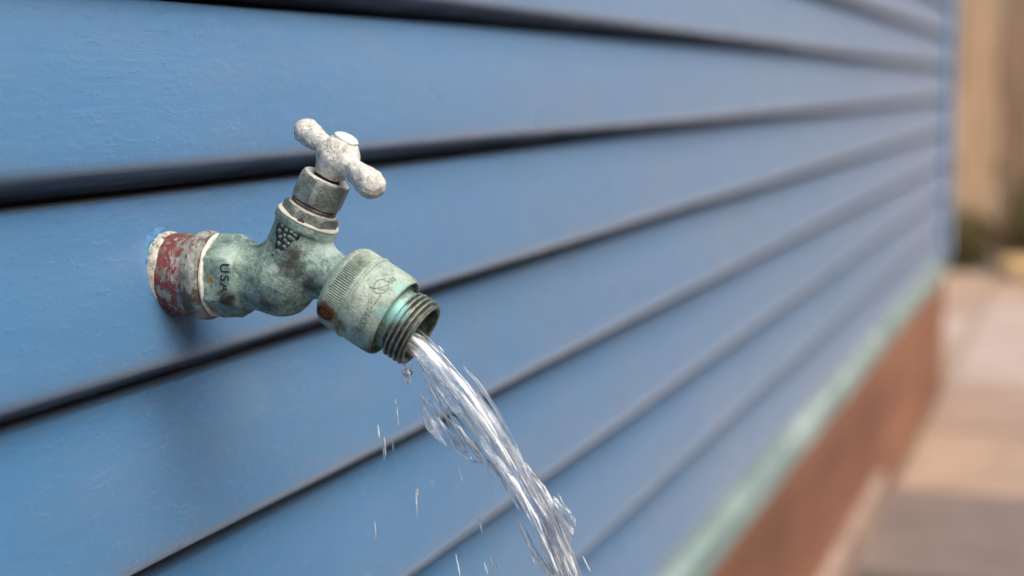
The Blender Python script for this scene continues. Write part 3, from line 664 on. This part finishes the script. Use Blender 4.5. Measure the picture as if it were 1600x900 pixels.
def stream(name, strands, s0, s1, ds, dc, half, seed, parent, k=.0012, extra=None):
    """strands: list of (s_start, s_end, a(s), b(s), r) ; a = across in the fall plane (+ = upper side), b = along the wall"""
    S_ = np.arange(s0, s1, ds); c = np.arange(-half, half, dc); A, B = np.meshgrid(c, c, indexing='ij')
    f = np.full((len(S_), len(c), len(c)), .01)
    for i, s in enumerate(S_):
        fi = f[i]
        for (sa_, sb_, fa, fb, fr_) in strands:
            if s < sa_ or s > sb_: continue
            r = fr_(s); 
            if r <= 0: continue
            a0, b0, fx, an = fa(s), fb(s), 1.0, 0.0
            d = np.hypot(A-a0, B-b0)-r; fi = smin(fi, d, k)
        f[i] = fi
    GS = np.stack(np.meshgrid(S_, c, c, indexing='ij'), -1)
    if extra: f = smin(f, extra(GS[..., 0], GS[..., 1], GS[..., 2]), .0008)
    f = f+vnoise(GS*np.array([60, 520, 520]), seed)*.0006+vnoise(GS*np.array([150, 1100, 1100]), seed+1)*.0002
    f[0] = np.maximum(f[0], .0005); f[-1] = np.maximum(f[-1], .0005); f[:, 0] = .01; f[:, -1] = .01; f[:, :, 0] = .01; f[:, :, -1] = .01
    V, Q = surface_nets(f); s = s0+V[:, 0]*ds; a_ = -half+V[:, 1]*dc; b_ = -half+V[:, 2]*dc
    oo = np.interp(s, arc, po); zz = np.interp(s, arc, pz); oo2 = np.interp(s+.0005, arc, po); zz2 = np.interp(s+.0005, arc, pz)
    L = np.hypot(oo2-oo, zz2-zz)+1e-9; to_, tz_ = (oo2-oo)/L, (zz2-zz)/L
    W = np.stack([-b_, -(oo-tz_*a_), zz+to_*a_], 1)
    o = mesh_obj(name, W.tolist(), Q, WATER, parent)
    at = o.data.attributes.new('flow', 'FLOAT_VECTOR', 'POINT'); at.data.foreach_set('vector', np.stack([s, a_, b_], 1).ravel())
    fix_normals(o); return o
water = tag(empty('water_stream', (0, 0, H)), 'clear stream of water pouring from the threaded tap outlet', 'water')
wr = random.Random(11)
def wob(amp, fq, ph): return lambda s: amp*math.sin(s*fq+ph)
def strand(a0, a1, b0, b1, r, sa_, sb_, wa=.0006, fq=60):
    p1, p2, p3 = (wr.uniform(0, 6.28) for _ in range(3)); f1, f2 = fq*wr.uniform(.6, 1.5), fq*wr.uniform(.6, 1.5)
    def u(s): return min(1, max(0, (s-.008)/.14))
    return (sa_, sb_, lambda s: a0+(a1-a0)*u(s)+wa*math.sin(s*f1+p1), lambda s: b0+(b1-b0)*u(s)+wa*math.sin(s*f2+p2),
            lambda s: r*max(.42, 1-4.2*s)*(.75+.4*math.sin(s*f1*.7+p3))*min(1, (s-sa_)/.010+.25)*min(1, (sb_-s)/.014))
IP = lambda pts: (lambda s, P=np.array(pts): float(np.interp(s, P[:, 0], P[:, 1])))
ac = IP([(0, 0), (.03, -.0012), (.05, .0), (.07, .0018), (.09, .0036), (.105, .0026), (.2, 0)]); wd_ = IP([(0, .75), (.02, 1.1), (.035, 1.35), (.05, 1.2), (.07, .9), (.10, 1.15), (.2, 1.5)])
def core(a0, b0, r, sa_, sb_):
    p1, p2, p3 = (wr.uniform(0, 6.28) for _ in range(3)); f1, f2 = wr.uniform(40, 90), wr.uniform(40, 90)
    return (sa_, sb_, lambda s: ac(s)+a0*wd_(s)+.0006*math.sin(s*f1+p1), lambda s: b0*(1+s)+.0006*math.sin(s*f2+p2),
            lambda s: r*max(.45, 1-4.0*s)*(.75+.4*math.sin(s*f1*.8+p3))*min(1, (s-sa_)/.012+.2)*min(1, (sb_-s)/.018))
ST_ = []
for i in range(34):      # the core of the jet
    an = wr.uniform(0, 6.28); rr = math.sqrt(wr.random()); sa_ = -.002 if i < 17 else wr.uniform(.02, .10); sb_ = wr.uniform(.05, .12) if i % 3 else .23
    ST_.append(core(.0046*rr*math.sin(an), .0070*rr*math.cos(an), wr.uniform(.0008, .0021), sa_, sb_))
for i in range(16):      # fine torn threads along both flanks
    s0 = wr.uniform(.02, .10); ST_.append(core(wr.choice((-1, 1))*wr.uniform(.0046, .0066), wr.uniform(-.005, .005), wr.uniform(.0005, .0009), s0, s0+wr.uniform(.015, .05)))
stk = IP([(.088, -.0057), (.0981, -.005), (.1064, -.0038), (.13, -.0005)])
ST_.append((.088, .14, stk, lambda s: .001, lambda s: .0011*min(1, (s-.088)/.006+.15)))
ST_.append((.092, .15, lambda s: stk(s)+.0012, lambda s: -.001, lambda s: .0008*min(1, (s-.092)/.01+.1)))
left_edge = IP([(.0206, -.0157), (.0303, -.0183), (.0408, -.0186), (.0491, -.0172), (.0594, -.0125), (.0653, -.0070), (.072, -.0045)])
for k_ in range(5):
    d_ = .0007*k_; s0 = .0195+wr.uniform(0, .012); s1 = .066+wr.uniform(-.014, .004); ph_ = wr.uniform(0, 6)
    ST_.append((s0, s1, lambda s, d_=d_, ph_=ph_: left_edge(s)+d_+.0005*math.sin(s*170+ph_), lambda s, ph_=ph_: .0012*math.sin(s*90+ph_), lambda s, s0=s0, s1=s1, ph_=ph_: .00075*(.7+.5*math.sin(s*260+ph_))*min(1, (s-s0)/.006+.2)*min(1, (s1-s)/.01)))
def lace(S3, A3, B3):
    """torn films of water: thin in b, full of drawn-out holes"""
    sv = S3[:, 0, 0]; out = np.full(S3.shape, .01)
    n_ = vnoise(np.stack([S3*95, A3*700, S3*0], -1), 41)+.4*vnoise(np.stack([S3*200, A3*1300, S3*0+3], -1), 42)
    for e0, e1, sa_, sb_, thr_, amp in ((np.array([left_edge(q) for q in sv]), np.array([ac(q)-.0042 for q in sv]), .021, .071, .10, .0010),
                                        (np.array([ac(q)+.003 for q in sv]), np.interp(sv, [.066, .0732, .0834, .0969, .1053, .114], [.0055, .0071, .0100, .0150, .0085, .004]), .062, .112, .16, .0009)):
        e0, e1 = e0[:, None, None], e1[:, None, None]
        win = np.clip((A3-e0)/.0012, 0, 1)*np.clip((e1-A3)/.0012, 0, 1)*np.clip((S3-sa_)/.008, 0, 1)*np.clip((sb_-S3)/.010, 0, 1)
        th = amp*(n_-thr_+.35*win)*win-(1-win)*.0015
        b0 = .0016*np.sin(S3*70+A3*160)
        out = np.minimum(out, np.abs(B3-b0)-th)
    return out
stream('main_jet', ST_, 0, .205, .0007, .00045, .0205, 21, water, extra=lace)
low = []
for i in range(22):
    an = wr.uniform(0, 6.28); rr = math.sqrt(wr.random())
    s0 = .185 if i < 14 else wr.uniform(.2, .6)
    low.append((s0, .80, *(lambda a0, b0, p, q: (lambda s: a0*(1+s*1.6)+.0015*math.sin(s*40+p), lambda s: b0*(1+s*1.6)+.0015*math.sin(s*33+q), lambda s: .0016*(.8+.4*math.sin(s*50+p))))(.006*rr*math.sin(an), .007*rr*math.cos(an), wr.uniform(0, 6), wr.uniform(0, 6))))
stream('lower_jet', low, .200, arc[-1]-.002, .0022, .0009, .022, 31, water, .0018)
# side sheet and trickle from the lower lip: strands along their own falling curves
def free_tube(V, Fc, FL, pts, rads, seed, ns=10, squash=.6):
    q = len(V); pts = [Vector(p) for p in pts]; e0 = Vector((-1, 0, 0))
    for i, p in enumerate(pts):
        d = (pts[min(i+1, len(pts)-1)]-pts[max(i-1, 0)]).normalized(); e = d.cross(e0).normalized(); g_ = d.cross(e)
        for k in range(ns):
            b = 2*math.pi*k/ns; V.append(p+(e*math.cos(b)+g_*math.sin(b)*squash)*rads[i]); FL.append((i*.0012+seed, rads[i]*math.cos(b)+seed*.1, rads[i]*math.sin(b)))
    for i in range(len(pts)-1):
        for k in range(ns): Fc.append((q+i*ns+k, q+i*ns+(k+1) % ns, q+i*ns+ns+(k+1) % ns, q+i*ns+ns+k))
    Fc.append(tuple(q+k for k in range(ns))); Fc.append(tuple(q+(len(pts)-1)*ns+k for k in range(ns))[::-1])
def water_mesh(name, V, Fc, FL, parent, loc=None):
    if parent is not None:
        pass
    A = np.array([tuple(v) for v in V]); o = mesh_obj(name, A.tolist(), Fc, SPRAY, parent, True, loc); fix_normals(o)
    at = o.data.attributes.new('flow', 'FLOAT_VECTOR', 'POINT'); at.data.foreach_set('vector', np.array(FL, float).ravel()); return o
def curve_px(pl, n, x=0.0):
    """smooth curve through photo pixels on the plane X = x"""
    P = np.array([px(u, v, x) for u, v in pl]); d = np.concatenate([[0], np.cumsum(np.hypot(*np.diff(P, axis=0).T))]); s = np.linspace(0, d[-1], n)
    c0 = np.polyfit(d, P[:, 0], min(3, len(pl)-1)); c1 = np.polyfit(d, P[:, 1], min(3, len(pl)-1))
    return [(x, -np.polyval(c0, q), np.polyval(c1, q)) for q in s]
def strands_mesh(name, specs, parent, seed):
    r = random.Random(seed); V, Fc, FL = [], [], []
    for pl, n_, spread, rad in specs:
        for j in range(n_):
            x = r.uniform(-.004, .004); base = curve_px(pl, 46, x); a0, a1 = sorted((r.uniform(-.25, .75), r.uniform(.3, 1.2))); a0, a1 = max(0, a0), min(1, a1)
            if a1-a0 < .25: a1 = min(1, a0+.3)
            i0, i1 = int(a0*45), int(a1*45); pts = []; rd = []; off = r.uniform(-1, 1)*spread; wsc = r.choice((.5, .7, 1.0, 1.7)); p1, p2 = r.uniform(0, 6), r.uniform(0, 6)
            for i in range(i0, i1+1):
                t_ = (i-i0)/max(1, i1-i0); p = base[i]; wv = .0004*math.sin(i*.13+p1)
                pts.append((p[0]+.0005*math.sin(i*.15+p2), p[1]-(off+wv)*.8, p[2]+(off+wv)*.6)); rd.append(rad*wsc*r.uniform(.85, 1.1)*(.7+.4*math.sin(i*.21+p2))*min(1, t_*5+.12)*min(1, (1-t_)*4+.08))
            free_tube(V, Fc, FL, pts, rd, r.uniform(0, 3), 10, .35)
    return water_mesh(name, V, Fc, FL, parent)
strands_mesh('torn_filament', [([(870, 772), (885, 790), (897, 805), (903, 825)], 5, .0022, .0005), ([(690, 560), (720, 592), (745, 622), (765, 655)], 4, .0010, .0004), ([(648, 560), (668, 600), (688, 640), (704, 668)], 4, .0010, .0004)], water, 4)['kind'] = 'stuff'
tr_ = strands_mesh('lip_trickle', [([(629, 566), (632, 578), (634, 590), (638, 598)], 8, .0011, .0011), ([(640, 562), (640, 575), (640, 588), (640, 600)], 5, .0008, .0009)], water, 9)
# loose droplets drawn out by their fall
dr = random.Random(21)
def drop_label(u, v, ln):
    if u < 630 and v < 710: return 'thin falling droplet in the small cluster below the knurled breaker'
    if u < 600: return 'faint long drop falling alone under the valve body'
    if 640 < u < 670 and v > 750: return ('long drawn-out drop falling alone, well clear of the stream' if ln > .01 else 'short round drop beside the long lone drop')
    if v > 870 and u < 780: return 'drop in the low splash cluster beneath the stream'
    if u > 900: return 'drop flying off the outer side of the stream low down'
    if v < 620: return 'tiny drop thrown off beside the mouth of the outlet'
    return 'slanting drop falling just under the torn side sheet of water'
def droplet(u, v, ln, rad, lean=0.0, n=9):
    base = px(u, v); x = dr.uniform(-.006, .006); V, Fc, FL = [], [], []; pts, rd = [], []
    for i in range(n):
        t_ = i/(n-1); pts.append((0, -(t_-.5)*ln*lean, -(t_-.5)*ln)); rd.append(rad*max(.06, math.sin(math.pi*min(.98, t_*.92+.05)))**.8*dr.uniform(.8, 1.15))
    free_tube(V, Fc, FL, pts, rd, dr.uniform(0, 3), 8, .9)
    o = water_mesh('water_droplet', V, Fc, FL, None, (x, -base[0], base[1]+H))
    tag(o, drop_label(u, v, ln), 'droplet', 'droplets falling around the stream')
for u, v, ln, rad, lean in ((598, 672, .0055, .00042, .1), (604, 697, .0075, .00036, .08), (608, 700, .0080, .00034, .08), (613, 695, .0060, .0003, .08), (613, 630, .0022, .0005, .2), (624, 650, .0075, .0003, .1),
      (650, 785, .0120, .00042, .05), (585, 835, .0100, .00026, .05), (752, 820, .0060, .00042, .3), (745, 800, .0050, .0003, .3), (762, 880, .0070, .0005, .35), (755, 893, .0050, .0004, .35), (772, 888, .0040, .0004, .3),
      (722, 880, .0090, .0003, .2), (765, 742, .0040, .00028, .5), (760, 760, .0050, .00025, .4), (722, 742, .0060, .00022, .3), (702, 600, .0030, .0004, .9), (742, 612, .0035, .0004, .9), (918, 880, .0060, .0003, .5), (905, 900, .006, .0004, .5),
      (648, 772, .0025, .0005, .1), (667, 760, .003, .0003, .1), (690, 545, .0025, .0003, 1.0)):
    droplet(u, v, ln, rad, lean)
# puddle where the stream lands
V = []; npu = 48; pr_ = random.Random(2); land = path(XEND)[0]
V.append((.0, -land, .0062))
for rr, z in ((.5, .0062), (.92, .0060), (1.0, .0042)):
    for k in range(npu):
        b = 2*math.pi*k/npu; w_ = rr*(.24+.05*math.sin(2*b+1)+.03*math.sin(5*b)+.012*math.sin(11*b)); V.append((w_*1.5*math.cos(b), -land+w_*.9*math.sin(b), z))
Fc = [(0, 1+k, 1+(k+1) % npu) for k in range(npu)]+[(1+i*npu+k, 1+(i+1)*npu+k, 1+(i+1)*npu+(k+1) % npu, 1+i*npu+(k+1) % npu) for i in range(2) for k in range(npu)]
a = N('puddle_water'); a.p.inputs['Transmission Weight'].default_value = 1; a.p.inputs['IOR'].default_value = 1.33
pd = mesh_obj('puddle', V, Fc, a.done((.9, .93, .95), .02, a.bump(a.noise(40, 3), .3, .002)), None); tag(pd, kind='structure')
